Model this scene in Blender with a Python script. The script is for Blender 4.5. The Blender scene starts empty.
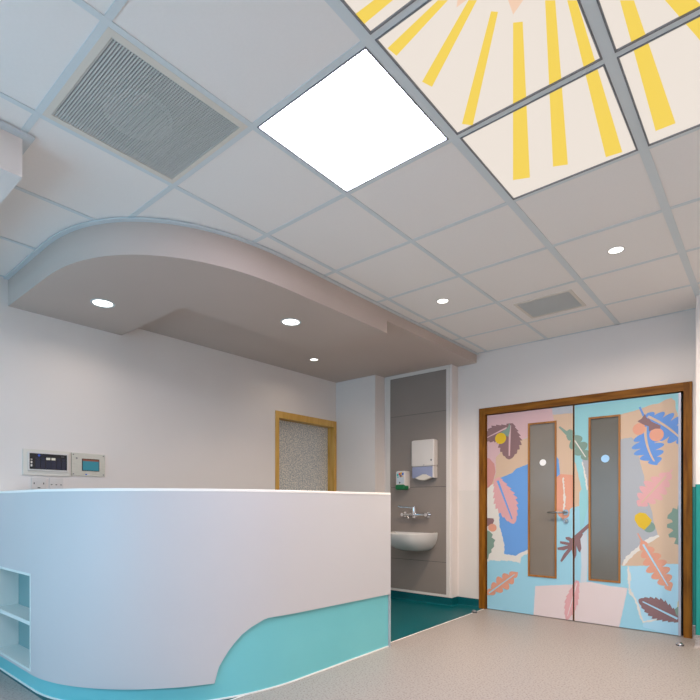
# Reception area: curved desk, double doors with leaf collage, tiled ceiling with lit sunburst panels
E_LED, E_SUN, E_SPOT, E_SCR = 17.5, .66, 3.0, .42
P_SOF, P_DL, P_DAY, C_DAY, EXPO = 1.3, 15, 43, (.28, .68, 1.0), 0.52
import bpy, math, random
from mathutils import Vector
from mathutils.geometry import tessellate_polygon
random.seed(4)
S = bpy.context.scene
COL = S.collection
PI = math.pi
H = 2.632                    # ceiling height
YB = 2.95                    # wall with the double doors
XL = -2.99                   # wall behind the desk
# ------------------------------------------------------------------ materials
def lin(c):
    c = c / 255.0
    return c / 12.92 if c <= 0.04045 else ((c + 0.055) / 1.055) ** 2.4
def rgb(r, g, b, k=1.0):
    return (min(.93, lin(r) * k), min(.93, lin(g) * k), min(.93, lin(b) * k), 1)
def mat(name, col, rough=.5, metal=0, spec=.5, emit=None, es=0, noise=None, bump=None, trans=0, coat=0):
    m = bpy.data.materials.new(name); m.use_nodes = True
    nt = m.node_tree; N = nt.nodes; b = N['Principled BSDF']
    b.inputs['Base Color'].default_value = col
    b.inputs['Roughness'].default_value = rough
    b.inputs['Metallic'].default_value = metal
    b.inputs['Specular IOR Level'].default_value = spec
    b.inputs['Transmission Weight'].default_value = trans
    b.inputs['Coat Weight'].default_value = coat
    if emit:
        b.inputs['Emission Color'].default_value = emit; b.inputs['Emission Strength'].default_value = es
    tc = N.new('ShaderNodeTexCoord')
    if noise:                                    # (scale, colour a, colour b, stretch, position a, position b)
        sc, ca, cb, st, pa, pb = noise
        mp = N.new('ShaderNodeMapping'); mp.inputs['Scale'].default_value = st
        nz = N.new('ShaderNodeTexNoise'); nz.inputs['Scale'].default_value = sc; nz.inputs['Detail'].default_value = 3
        cr = N.new('ShaderNodeValToRGB'); cr.color_ramp.elements[0].position = pa; cr.color_ramp.elements[1].position = pb
        cr.color_ramp.elements[0].color = ca; cr.color_ramp.elements[1].color = cb
        nt.links.new(tc.outputs['Object'], mp.inputs['Vector']); nt.links.new(mp.outputs['Vector'], nz.inputs['Vector'])
        nt.links.new(nz.outputs['Fac'], cr.inputs['Fac']); nt.links.new(cr.outputs['Color'], b.inputs['Base Color'])
    if bump:
        n2 = N.new('ShaderNodeTexNoise'); n2.inputs['Scale'].default_value = bump[0]
        bp = N.new('ShaderNodeBump'); bp.inputs['Strength'].default_value = bump[1]; bp.inputs['Distance'].default_value = .002
        nt.links.new(tc.outputs['Object'], n2.inputs['Vector'])
        nt.links.new(n2.outputs['Fac'], bp.inputs['Height']); nt.links.new(bp.outputs['Normal'], b.inputs['Normal'])
    return m
K = 1.5
M = {}
def wallnoise(r, g, b):
    return (1.2, rgb(r-2, g-2, b-2, K), rgb(r+2, g+2, b+2, K), (1, 1, 1), .3, .7)
M['wall'] = mat('wall_paint', rgb(194,187,182,K), .6, noise=wallnoise(194,187,182), bump=(300,.04))
M['clad'] = mat('wall_sheet_white', rgb(197,192,188,K), .35, noise=(1.2, rgb(192,186,180,1.4), rgb(194,188,182,1.4), (1,1,1), .3, .7))
M['tealw'] = mat('teal_wall_sheet', rgb(14,128,118,1.2), .35, noise=(2, rgb(12,126,116,1.2), rgb(16,130,121,1.2), (1,1,1), .3, .7))
M['tealf'] = mat('teal_vinyl', rgb(0,96,98,1.15), .45, spec=.25, noise=(60, rgb(0,84,90,1), rgb(0,90,96,1), (1,1,1), .35, .65))
M['floor'] = mat('speckled_vinyl', rgb(192,180,171,.85), .4, spec=.3, noise=(90, rgb(152,142,134,.72), rgb(192,182,175,.72), (1,1,1), .33, .5))
M['ceil'] = mat('ceiling_tile', rgb(206,200,196,K), .8, spec=.2, noise=(90, rgb(202,198,194,K), rgb(203,199,195,K), (1,1,1), .35, .65))
M['bar'] = mat('ceiling_bar', rgb(180,183,186,1.35), .5, noise=(3, rgb(188,194,195,1.35), rgb(190,196,197,1.35), (1,1,1), .3, .7))
M['bezel'] = mat('darkened_bezel', rgb(120,121,124,1.1), .5, noise=(3, rgb(118,119,122,1.1), rgb(122,123,126,1.1), (1,1,1), .3, .7))  # mid-grey mimics how the bars look dimmed beside bright panels
M['lip'] = mat('edge_trim', rgb(190,196,198,1.2), .5, noise=(3, rgb(188,194,196,1.2), rgb(192,198,200,1.2), (1,1,1), .3, .7))
M['soffit'] = mat('taupe_paint', rgb(146,134,129,1.45), .6, noise=(1.5, rgb(158,145,137,1.65), rgb(161,148,140,1.65), (1,1,1), .3, .7), bump=(300,.03))
M['desk'] = mat('desk_white_laminate', rgb(204,193,190,1.1), .42, spec=.4, noise=(1.5, rgb(192,189,189,1.1), rgb(194,191,191,1.1), (1,1,1), .3, .7))
M['cope'] = mat('desk_edge_white', rgb(222,216,210,1.3), .35, noise=(3, rgb(220,214,208,1.3), rgb(224,218,212,1.3), (1,1,1), .3, .7))
M['aqua'] = mat('aqua_laminate', rgb(118,196,196,1.35), .35, noise=(2, rgb(108,186,190,1.15), rgb(112,189,193,1.15), (1,1,1), .3, .7))
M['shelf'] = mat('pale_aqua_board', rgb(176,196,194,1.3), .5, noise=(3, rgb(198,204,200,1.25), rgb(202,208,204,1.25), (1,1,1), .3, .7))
M['shelfback_shade'] = mat('shaded_aqua_back_board', rgb(120,150,150,1.1), .5, noise=(3, rgb(118,150,150,1.1), rgb(122,154,154,1.1), (1,1,1), .3, .7))  # darker aqua puts the niche's inner shade into the board colour
M['oak'] = mat('oak_dark', rgb(130,84,38), .5, spec=.2, noise=(9, rgb(104,60,8), rgb(158,102,26), (3,3,.35), .3, .75))
M['oakh'] = mat('oak_dark_head', rgb(130,84,38), .5, spec=.2, noise=(9, rgb(104,60,8), rgb(158,102,26), (.35,3,3), .3, .75))
M['oakl'] = mat('oak_light', rgb(196,152,72,1.2), .45, noise=(9, rgb(186,138,56,1.2), rgb(206,166,92,1.2), (3,3,.35), .3, .75))
M['oakbead'] = mat('oak_bead', rgb(160,112,52,1.1), .45, noise=(9, rgb(146,92,28,1.0), rgb(176,120,50,1.0), (3,3,.35), .3, .75))
M['glassl'] = mat('privacy_glass_light', rgb(122,113,102,1.1), .22, noise=(1.2, rgb(118,109,98,1.1), rgb(130,122,112,1.1), (1,1,1), .3, .7))
M['glassr'] = mat('privacy_glass_dark', rgb(108,102,90,1.0), .22, noise=(1.2, rgb(104,98,86), rgb(114,108,98), (1,1,1), .3, .7))
M['reed'] = mat('speckled_glass', rgb(176,174,168,1.3), .35, noise=(75, rgb(140,146,150,1.3), rgb(204,198,186,1.3), (1,1,1), .38, .6))
M['panel'] = mat('grey_laminate', rgb(112,109,106,1.3), .38, noise=(2, rgb(110,102,96,1.7), rgb(114,106,100,1.7), (1,1,1), .3, .7))
M['seam'] = mat('dark_seam', rgb(60,58,56), .6, noise=(5, rgb(58,56,54), rgb(62,60,58), (1,1,1), .3, .7))
M['white'] = mat('white_plastic', rgb(205,202,198,1.3), .35, noise=(3, rgb(198,192,187,1.25), rgb(200,194,189,1.25), (1,1,1), .3, .7))
M['cream'] = mat('cream_metal', rgb(190,184,174,1.45), .5, noise=(3, rgb(188,182,172,1.45), rgb(192,186,176,1.45), (1,1,1), .3, .7))
M['ceram'] = mat('white_ceramic', rgb(205,200,192,1.4), .12, coat=.4, noise=(2, rgb(186,184,180,1.25), rgb(188,186,182,1.25), (1,1,1), .3, .7))
M['chrome'] = mat('chrome', (.8,.8,.82,1), .12, 1, noise=(3, (.78,.78,.8,1), (.82,.82,.84,1), (1,1,1), .3, .7))
M['handle'] = mat('satin_steel', (.42,.41,.40,1), .25, 1, noise=(3, (.40,.39,.38,1), (.44,.43,.42,1), (1,1,1), .3, .7))
M['steel'] = mat('brushed_steel', rgb(178,178,170,1.3), .4, .5, noise=(30, rgb(174,174,166,1.3), rgb(184,184,176,1.3), (1,1,12), .3, .7))
M['alu'] = mat('aluminium_strip', rgb(172,172,186,1.3), .35, .3, noise=(20, rgb(170,170,180,1.1), rgb(176,176,186,1.1), (6,6,.3), .3, .7))
M['black'] = mat('black_plastic', rgb(24,24,30), .3, noise=(3, rgb(22,22,28), rgb(26,26,32), (1,1,1), .3, .7))
M['dark'] = mat('dark_void', rgb(30,28,26), .8, noise=(3, rgb(28,26,24), rgb(32,30,28), (1,1,1), .3, .7))
M['key'] = mat('navy_key', rgb(30,34,58), .4, noise=(3, rgb(28,32,56), rgb(32,36,60), (1,1,1), .3, .7))
M['slat'] = mat('grille_slat', rgb(166,166,162,1.2), .5, noise=(3, rgb(176,176,172,1.4), rgb(180,180,176,1.4), (1,1,1), .3, .7))
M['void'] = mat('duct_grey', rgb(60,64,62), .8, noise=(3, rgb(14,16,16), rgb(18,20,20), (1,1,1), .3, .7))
M['fan'] = mat('duct_blade', rgb(190,190,186,1.2), .5, noise=(3, rgb(216,216,212,1.4), rgb(220,220,216,1.4), (1,1,1), .3, .7))
M['smoke'] = mat('smoky_clear_plastic', rgb(160,168,200,1.0), .15, noise=(3, rgb(158,166,196), rgb(162,170,204), (1,1,1), .3, .7), trans=.15)
M['soapg'] = mat('green_plastic', rgb(0,110,62), .3, noise=(3, rgb(0,108,60), rgb(2,112,64), (1,1,1), .3, .7))
M['grey'] = mat('grey_plastic', rgb(130,130,132), .4, noise=(3, rgb(128,128,130), rgb(132,132,134), (1,1,1), .3, .7))
for n, c in dict(base=(144,194,212), lilac=(198, 166, 170), dpink=(190,134,128), palegrey=(172,176,184), tan=(196, 170, 146),
                 blue=(98, 148, 208), torn=(208,205,198), orange=(208, 148, 124), ltpink=(208, 195, 194), maroon=(128,98,100),
                 green=(118,144,132), yellow=(206,172,26), pink=(206, 156, 158), teal=(138,192,200), grey2=(160,165,172),
                 bluelt=(158,200,220), pale=(186,196,204), cblue=(92,138,204), sred=(196,60,44), steal=(40,170,170),
                 sblue=(40,90,190), syel=(224,170,40)).items():
    M['a_' + n] = mat('art_' + n, rgb(*c, 1.4), .5, noise=(2, rgb(*[max(0, v-1) for v in c], 1.16), rgb(*c, 1.16), (1,1,1), .3, .7))
M['a_grey'] = M['a_grey2']
def emi(name, c, s):
    m = mat(name, (.05,.05,.05,1), .6, spec=.2, emit=(*[lin(v) for v in c], 1), es=s)
    return m
M['led'] = emi('led_white', (234,236,255), E_LED)
M['ledcream'] = emi('led_cream', (240,229,218), E_SUN)
M['ledyel'] = emi('led_yellow', (248,214,84), E_SUN)
M['ledpeach'] = emi('led_peach', (246,208,180), E_SUN)
M['spot'] = emi('lamp_glow', (255,252,245), E_SPOT)
M['screen'] = emi('screen_teal', (30,140,160), E_SCR)
M['screenr'] = emi('screen_rust', (150,70,40), E_SCR)
M['keyon'] = emi('lit_white_key', (250,245,230), E_SCR)
M['bluedot'] = emi('lit_blue_dot', (30,90,230), E_SCR)
M['stickb'] = mat('pale_blue_disc', rgb(176,212,250,1.6), .5, noise=(2, rgb(150,192,244,1.2), rgb(152,194,246,1.2), (1,1,1), .3, .7))
M['stickw'] = mat('white_disc', rgb(232,232,232,1.5), .5, noise=(2, rgb(231,231,231,1.5), rgb(233,233,233,1.5), (1,1,1), .3, .7))
# ------------------------------------------------------------------ mesh builder
class MB:
    def __init__(s): s.v = []; s.f = []; s.m = []; s.mats = []
    def mi(s, m):
        if m not in s.mats: s.mats.append(m)
        return s.mats.index(m)
    def face(s, pts, m):
        i = len(s.v); s.v += [tuple(p) for p in pts]; s.f.append(list(range(i, i + len(pts)))); s.m.append(s.mi(m))
    def box(s, x0, x1, y0, y1, z0, z1, m, bev=0):
        if bev:
            return s.rbox(x0, x1, y0, y1, z0, z1, m, bev)
        i = len(s.v)
        s.v += [(x, y, z) for z in (z0, z1) for y in (y0, y1) for x in (x0, x1)]
        for f in ((0,2,3,1), (4,5,7,6), (0,1,5,4), (2,6,7,3), (0,4,6,2), (1,3,7,5)):
            s.f.append([i + k for k in f]); s.m.append(s.mi(m))
        return s
    def rbox(s, x0, x1, y0, y1, z0, z1, m, r, seg=3):
        # box whose vertical (z) outline is extruded along y with rounded corners and a rounded front (-y) edge
        def ring(ins, y):
            a, b, c, d = x0 + ins, x1 - ins, z0 + ins, z1 - ins; rr = max(r - ins, .0005); o = []
            for cx, cz, t0 in ((b - rr, d - rr, 0), (a + rr, d - rr, PI/2), (a + rr, c + rr, PI), (b - rr, c + rr, 1.5*PI)):
                for k in range(seg + 1):
                    t = t0 + k * PI / 2 / seg; o.append((cx + rr*math.cos(t), y, cz + rr*math.sin(t)))
            return o
        rings = [ring(0, y1)]
        for k in range(seg + 1):
            t = k * PI / 2 / seg
            rings.append(ring(.6*r*(1 - math.cos(t)), y0 + .6*r*(1 - math.sin(t))))
        s.loft(rings, m, True, True); return s
    def loft(s, rings, m, cap0=False, cap1=False, closed=True):
        i = len(s.v); n = len(rings[0]); k = s.mi(m)
        for r in rings: s.v += [tuple(p) for p in r]
        for a in range(len(rings) - 1):
            for b in range(n if closed else n - 1):
                c = (b + 1) % n
                s.f.append([i + a*n + b, i + a*n + c, i + (a+1)*n + c, i + (a+1)*n + b]); s.m.append(k)
        if cap0: s.f.append([i + b for b in range(n)][::-1]); s.m.append(k)
        if cap1: s.f.append([i + (len(rings)-1)*n + b for b in range(n)]); s.m.append(k)
        return s
    def prism(s, pts, z0, z1, m, mtop=None):
        s.loft([[(x, y, z0) for x, y in pts], [(x, y, z1) for x, y in pts]], m)
        for z in (z0, z1):
            P = [Vector((x, y, 0)) for x, y in pts]; i = len(s.v); s.v += [(x, y, z) for x, y in pts]
            for t in tessellate_polygon([P]): s.f.append([i + q for q in t]); s.m.append(s.mi(m))
        return s
    def tube(s, pts, r, m, n=12, cap=True):
        rr = r if isinstance(r, (list, tuple)) else [r] * len(pts); P = [Vector(p) for p in pts]; rings = []
        for k, p in enumerate(P):
            d = (P[min(k+1, len(P)-1)] - P[max(k-1, 0)]).normalized()
            u = d.cross(Vector((0, 0, 1)) if abs(d.z) < .9 else Vector((1, 0, 0))).normalized(); w = d.cross(u)
            rings.append([p + (u*math.cos(2*PI*j/n) + w*math.sin(2*PI*j/n)) * rr[k] for j in range(n)])
        return s.loft(rings, m, cap, cap)
    def disc(s, c, r, m, axis='z', n=28):
        x, y, z = c
        f = {'z': lambda a, b: (x+a, y+b, z), 'y': lambda a, b: (x+a, y, z+b), 'x': lambda a, b: (x, y+a, z+b)}[axis]
        s.face([f(r*math.cos(2*PI*k/n), r*math.sin(2*PI*k/n)) for k in range(n)], m); return s
    def build(s, name, parent=None, smooth=False, kind=None, origin=None):
        me = bpy.data.meshes.new(name)
        v = s.v
        if origin: v = [(a[0]-origin[0], a[1]-origin[1], a[2]-origin[2]) for a in v]
        me.from_pydata(v, [], s.f)
        for m in s.mats: me.materials.append(m)
        me.polygons.foreach_set('material_index', s.m)
        import bmesh
        bm = bmesh.new(); bm.from_mesh(me); bmesh.ops.remove_doubles(bm, verts=bm.verts, dist=1e-5)
        bmesh.ops.recalc_face_normals(bm, faces=bm.faces); bm.to_mesh(me); bm.free()
        if smooth:
            me.shade_smooth(); me.set_sharp_from_angle(angle=math.radians(35))
        o = bpy.data.objects.new(name, me); COL.objects.link(o)
        if parent: o.parent = parent
        if origin: o.location = origin
        if kind: o['kind'] = kind
        return o
def thing(name, label, cat, loc=(0,0,0), group=None):
    o = bpy.data.objects.new(name, None); COL.objects.link(o); o.location = loc; o.empty_display_size = .1
    o['label'] = label; o['category'] = cat; o['kind'] = 'thing'
    if group: o['group'] = group
    return o
def setting(name):
    o = bpy.data.objects.new(name, None); COL.objects.link(o); o['kind'] = 'structure'; return o
def copy_tree(o, loc, label, parent=None):
    c = o.copy(); COL.objects.link(c); c.parent = parent
    if parent is None: c.location = loc; c['label'] = label
    for ch in list(o.children): copy_tree(ch, None, None, c)
    return c
def clip(poly, x0, x1, y0, y1):
    for ax, v, sg in ((0, x0, 1), (0, x1, -1), (1, y0, 1), (1, y1, -1)):
        out = []
        for i, p in enumerate(poly):
            q = poly[i-1]; ip = (p[ax]-v)*sg >= 0; iq = (q[ax]-v)*sg >= 0
            if ip != iq:
                t = (v - q[ax]) / (p[ax] - q[ax]); out.append((q[0] + t*(p[0]-q[0]), q[1] + t*(p[1]-q[1])))
            if ip: out.append(p)
        poly = out
        if not poly: break
    return poly
ART = [["P","l","lilac",[[-1.231,2.0],[-0.564,1.997],[-0.542,1.862],[-0.521,1.827],[-0.644,1.768],[-0.779,1.72],[-0.918,1.685],[-1.03,1.631],[-1.113,1.542],[-1.113,1.383],[-1.154,1.273],[-1.231,1.195]]],
["P","l","dpink",[[-1.231,1.549],[-1.18,1.538],[-1.129,1.479],[-1.116,1.399],[-1.146,1.289],[-1.18,1.21],[-1.231,1.178]]],
["P","l","palegrey",[[-0.564,2.005],[-0.361,2.0],[-0.361,1.903],[-0.554,1.913]]],
["P","l","tan",[[-0.554,1.913],[-0.361,1.906],[-0.361,1.308],[-0.542,1.314],[-0.542,1.862]]],
["P","l","tan",[[-0.748,1.723],[-0.918,1.685],[-1.03,1.631],[-1.113,1.542],[-1.113,1.383],[-1.154,1.273],[-1.096,1.272],[-0.748,1.263]]],
["P","l","blue",[[-0.763,1.468],[-0.902,1.421],[-0.95,1.377],[-1.03,1.349],[-1.113,1.32],[-1.093,1.272],[-1.067,1.204],[-1.083,1.027],[-1.073,0.84],[-1.025,0.675],[-1.025,0.564],[-0.911,0.562],[-0.765,0.638],[-0.765,1.208]]],
["P","l","blue",[[-0.521,1.522],[-0.5,1.491],[-0.493,1.403],[-0.486,1.322],[-0.528,1.319]]],
["P","l","torn",[[-1.154,1.273],[-1.093,1.272],[-1.067,1.204],[-1.083,1.027],[-1.073,0.84],[-1.025,0.675],[-1.025,0.573],[-0.911,0.562],[-0.828,0.609],[-0.779,0.634],[-0.779,0.601],[-0.852,0.557],[-0.865,0.492],[-0.949,0.51],[-1.025,0.508],[-1.102,0.498],[-1.161,0.502],[-1.221,0.471],[-1.221,1.216]]],
["P","l","orange",[[-0.528,1.316],[-0.486,1.352],[-0.375,1.34],[-0.374,1.201],[-0.374,1.048],[-0.401,1.023],[-0.406,0.963],[-0.43,0.942],[-0.452,0.893],[-0.472,0.941],[-0.497,0.961],[-0.518,0.996],[-0.518,1.039]]],
["P","l","torn",[[-0.465,1.314],[-0.455,1.321],[-0.437,1.125],[-0.439,1.1],[-0.447,1.005],[-0.458,1.005],[-0.455,1.1]]],
["P","l","ltpink",[[-0.717,0.286],[-0.365,0.338],[-0.365,-0.005],[-0.734,-0.016]]],
["L","l","maroon","lilac",[-0.966,1.873],[-0.974,1.515],0.108,8,"s",0],
["L","l","maroon","lilac",[-0.982,1.839],[-1.248,1.736],0.075,6,"s",0],
["P","l","green",[[-0.971,1.88],[-0.961,1.841],[-0.969,1.791],[-0.982,1.74],[-1.063,1.788],[-1.014,1.818],[-0.985,1.839]]],
["E","l","yellow",[-1.063,1.732],0.058,0.056],
["L","l","pink","blue",[-1.104,1.335],[-0.926,0.878],0.105,9,"s",0],
["P","l","maroon",[[-1.221,0.931],[-1.138,0.927],[-1.13,0.904],[-1.145,0.872],[-1.221,0.836]]],
["E","l","orange",[-1.149,0.832],0.045,0.04],
["P","l","green",[[-1.221,0.807],[-1.181,0.796],[-1.145,0.763],[-1.157,0.734],[-1.118,0.708],[-1.134,0.679],[-1.13,0.641],[-1.161,0.611],[-1.157,0.583],[-1.185,0.562],[-1.193,0.515],[-1.221,0.494]]],
["L","l","orange","base",[-1.205,0.149],[-0.887,0.405],0.066,5,"r",0],
["P","r","teal",[[-0.39,1.956],[0.46,1.987],[0.46,1.746],[0.422,1.833],[0.412,1.925],[0.305,1.904],[0.197,1.884],[0.022,1.844],[-0.232,1.836],[-0.232,1.545],[-0.286,1.523],[-0.302,1.473],[-0.271,1.321],[-0.243,1.103],[-0.286,1.103],[-0.31,1.255],[-0.35,1.442],[-0.39,1.495]]],
["P","r","tan",[[-0.39,1.495],[-0.35,1.442],[-0.31,1.255],[-0.286,1.103],[-0.319,1.19],[-0.319,1.055],[-0.388,1.034]]],
["P","r","grey",[[-0.302,1.524],[-0.224,1.552],[-0.224,1.103],[-0.243,1.103],[-0.271,1.321]]],
["P","r","torn",[[-0.299,1.456],[-0.29,1.456],[-0.261,1.321],[-0.233,1.103],[-0.246,1.103],[-0.271,1.304]]],
["P","r","teal",[[-0.31,1.2],[-0.246,1.199],[-0.242,1.076],[-0.28,0.89],[-0.31,0.806],[-0.319,1.045]]],
["P","r","tan",[[0.018,1.848],[0.114,1.865],[0.197,1.887],[0.252,1.905],[0.305,1.909],[0.344,1.93],[0.39,1.942],[0.415,1.917],[0.422,1.841],[0.437,1.794],[0.466,1.738],[0.466,1.025],[0.463,0.573],[0.025,0.538],[0.025,1.194],[0.018,1.375]]],
["P","r","grey",[[0.015,1.633],[0.1,1.645],[0.121,1.624],[0.145,1.582],[0.151,1.495],[0.177,1.384],[0.197,1.305],[0.2,1.242],[0.214,1.153],[0.231,1.076],[0.252,1.015],[0.265,0.923],[0.297,0.81],[0.197,0.758],[0.042,0.579],[0.019,0.542],[0.019,1.194],[0.015,1.311]]],
["P","r","torn",[[0.297,0.818],[0.247,0.799],[0.197,0.764],[0.155,0.717],[0.104,0.67],[0.042,0.593],[0.03,0.539],[0.051,0.544],[0.09,0.606],[0.155,0.673],[0.206,0.73],[0.256,0.761],[0.308,0.805]]],
["P","r","bluelt",[[0.077,0.537],[0.155,0.549],[0.256,0.56],[0.353,0.583],[0.463,0.584],[0.463,-0.014],[0.189,0.035],[0.185,0.082],[0.138,0.24],[0.09,0.332]]],
["P","r","torn",[[0.069,0.536],[0.083,0.537],[0.097,0.45],[0.09,0.352],[0.121,0.287],[0.155,0.223],[0.172,0.138],[0.189,0.085],[0.239,0.1],[0.301,0.128],[0.305,0.114],[0.247,0.086],[0.185,0.067],[0.155,0.136],[0.138,0.221],[0.104,0.285],[0.079,0.311]]],
["P","r","pale",[[-0.31,0.765],[-0.252,0.85],[-0.246,0.583],[-0.257,0.366],[-0.31,0.36],[-0.3,0.517]]],
["P","r","ltpink",[[-0.388,0.346],[-0.223,0.375],[-0.074,0.354],[0.072,0.35],[0.042,0.189],[0.007,0.006],[-0.388,-0.004]]],
["L","r","cblue","tan",[0.208,1.745],[0.289,1.397],0.098,6,"r",-0.03],
["L","r","cblue","tan",[0.204,1.82],[0.479,1.572],0.1,6,"r",0.02],
["P","r","cblue",[[0.156,1.892],[0.17,1.898],[0.204,1.812],[0.191,1.798]]],
["E","r","orange",[0.159,1.709],0.048,0.05],
["E","r","orange",[0.286,1.65],0.052,0.055],
["P","r","maroon",[[0.145,1.776],[0.177,1.795],[0.202,1.832],[0.211,1.804],[0.231,1.778],[0.241,1.72],[0.191,1.743]]],
["P","r","maroon",[[0.231,1.682],[0.23,1.739],[0.225,1.798],[0.252,1.761],[0.316,1.723],[0.313,1.697],[0.278,1.701]]],
["L","r","pink","tan",[0.377,1.329],[0.152,1.053],0.085,6,"r",0],
["P","r","pink",[[0.396,1.361],[0.401,1.352],[0.357,1.291],[0.35,1.302]]],
["E","r","green",[0.232,0.88],0.045,0.045],
["P","r","yellow",[[0.124,0.939],[0.129,0.979],[0.163,1.002],[0.206,0.995],[0.252,0.938],[0.239,0.904],[0.197,0.854],[0.155,0.882]]],
["L","r","orange","bluelt",[0.175,0.757],[0.388,0.361],0.072,7,"r",0],
["P","r","orange",[[0.143,0.823],[0.152,0.828],[0.197,0.739],[0.185,0.729]]],
["P","r","green",[[0.463,1.076],[0.435,1.061],[0.432,1.029],[0.401,1.042],[0.393,1.01],[0.366,0.982],[0.361,0.954],[0.393,0.945],[0.401,0.926],[0.361,0.907],[0.36,0.879],[0.393,0.87],[0.404,0.856],[0.369,0.823],[0.377,0.799],[0.409,0.8],[0.424,0.793],[0.409,0.75],[0.44,0.742],[0.445,0.72],[0.463,0.71]]],
["L","r","maroon","bluelt",[0.451,0.132],[0.155,0.262],0.08,9,"s",0],
["P","r","yellow",[[0.463,0.322],[0.445,0.305],[0.435,0.278],[0.432,0.225],[0.463,0.226]]],
["P","r","green",[[0.463,0.241],[0.432,0.236],[0.413,0.215],[0.423,0.174],[0.448,0.153],[0.463,0.161]]],
["L","b","green","torn",[-0.416,1.754],[-0.247,1.467],0.062,4,"r",0],
["P","b","green",[[-0.5,1.787],[-0.488,1.798],[-0.416,1.735],[-0.361,1.699],[-0.35,1.646],[-0.382,1.682],[-0.437,1.713]]],
["P","b","green",[[-0.437,1.727],[-0.388,1.742],[-0.382,1.722],[-0.416,1.701]]],
["P","b","green",[[-0.433,1.705],[-0.416,1.711],[-0.395,1.68],[-0.413,1.663],[-0.43,1.69]]],
["P","b","maroon",[[-0.238,0.901],[-0.223,0.875],[-0.359,0.738],[-0.398,0.698],[-0.406,0.729],[-0.359,0.784]]],
["P","b","maroon",[[-0.365,0.756],[-0.31,0.821],[-0.286,0.797],[-0.374,0.64],[-0.386,0.653]]],
["P","b","maroon",[[-0.374,0.717],[-0.357,0.692],[-0.472,0.534],[-0.485,0.544],[-0.455,0.609]]],
["P","b","maroon",[[-0.365,0.709],[-0.374,0.681],[-0.455,0.644],[-0.508,0.646],[-0.512,0.666],[-0.472,0.676]]],
["P","b","maroon",[[-0.354,0.709],[-0.374,0.686],[-0.485,0.706],[-0.488,0.727],[-0.447,0.725]]],
["P","b","maroon",[[-0.341,0.73],[-0.361,0.709],[-0.435,0.748],[-0.439,0.767],[-0.406,0.771]]],
["P","b","maroon",[[-0.359,0.738],[-0.329,0.774],[-0.31,0.754],[-0.3,0.672],[-0.312,0.632],[-0.327,0.648]]],
["P","b","maroon",[[-0.388,0.724],[-0.355,0.752],[-0.343,0.701],[-0.343,0.607],[-0.359,0.571],[-0.374,0.595]]],
["L","b","pink","ltpink",[-0.333,0.375],[-0.43,0.002],0.05,7,"s",0]]
# ================================================================== SETTING
X0, X1, Y0, Y1 = XL, 3.2, -3.5, YB
JX, JY = .589, 2.63          # projecting wall right of the doors
MB().box(-1.225, X1, Y0, YB+.3, -.06, 0, M['floor']).box(X0-.3, -1.225, Y0, -.9, -.06, 0, M['floor']).build('floor', kind='structure')
MB().box(X0-.3, -1.235, -.9, YB+.1, -.06, 0, M['tealf']).build('floor', kind='structure')
MB().box(-1.235, -1.225, -.9, YB, -.06, .0015, M['cope']).build('trim_1', kind='structure')
# wall behind the desk, with a doorway
DY0, DY1, DZ = 1.675, 2.64, 2.06
w = MB(); w.box(XL-.14, XL, Y0, DY0, 0, H, M['wall']).box(XL-.14, XL, DY1, YB+.14, 0, H, M['wall']).box(XL-.14, XL, DY0, DY1, DZ, H, M['wall'])
w.build('wall_left', kind='structure')
# wall with the double doors
FX0, FX1, FZ = -1.284, .533, 2.052
w = MB(); w.box(XL, FX0, YB, YB+.14, 0, H, M['wall']).box(FX1, X1, YB, YB+.14, 0, H, M['wall']).box(FX0, FX1, YB, YB+.14, FZ, H, M['wall'])
w.build('wall_back', kind='structure')
MB().box(JX, X1, JY, YB-.001, 0, H, M['wall']).build('wall_pier', kind='structure')
MB().box(XL, -2.40, 2.642, YB-.001, 0, 2.532, M['wall']).build('wall_alcove', kind='structure')
PY = 2.82
MB().box(-2.399, -1.537, PY, YB-.001, 0, 2.532, M['wall']).build('wall_boxing', kind='structure')
MB().box(X1, X1+.14, Y0, YB, 0, H, M['wall']).build('wall_right', kind='structure')
WX0, WX1, WZ0, WZ1 = -2.85, -.35, .12, 2.15
w = MB(); w.box(X0-.14, WX0, Y0-.14, Y0, 0, H, M['wall']).box(WX1, X1+.14, Y0-.14, Y0, 0, H, M['wall'])
w.box(WX0, WX1, Y0-.14, Y0, 0, WZ0, M['wall']).box(WX0, WX1, Y0-.14, Y0, WZ1, H, M['wall'])
w.build('wall_front', kind='structure')
win = setting('window_1')
w = MB()
for x in (WX0, WX0+.82, WX0+1.64, WX1-.05): w.box(x, x+.05, Y0-.1, Y0-.05, WZ0, WZ1, M['white'])
for z in (WZ0, WZ1-.05): w.box(WX0, WX1, Y0-.1, Y0-.05, z, z+.05, M['white'])
w.build('window_frame', win)
# wall protection sheets: white left of the doors, teal right of them
MB().box(-1.519, FX0-.001, YB-.003, YB-.0005, .0, 1.215, M['clad']).build('trim_2', kind='structure')
MB().box(FX1+.001, JX-.001, YB-.004, YB-.0005, .107, 1.21, M['tealw']).build('trim_3', kind='structure')
MB().box(JX-.0035, X1-.001, JY-.004, JY-.0005, .10, 1.22, M['tealw']).box(JX-.0035, JX-.0005, JY-.004, YB-.005, .10, 1.22, M['tealw']).build('trim_4', kind='structure')
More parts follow.
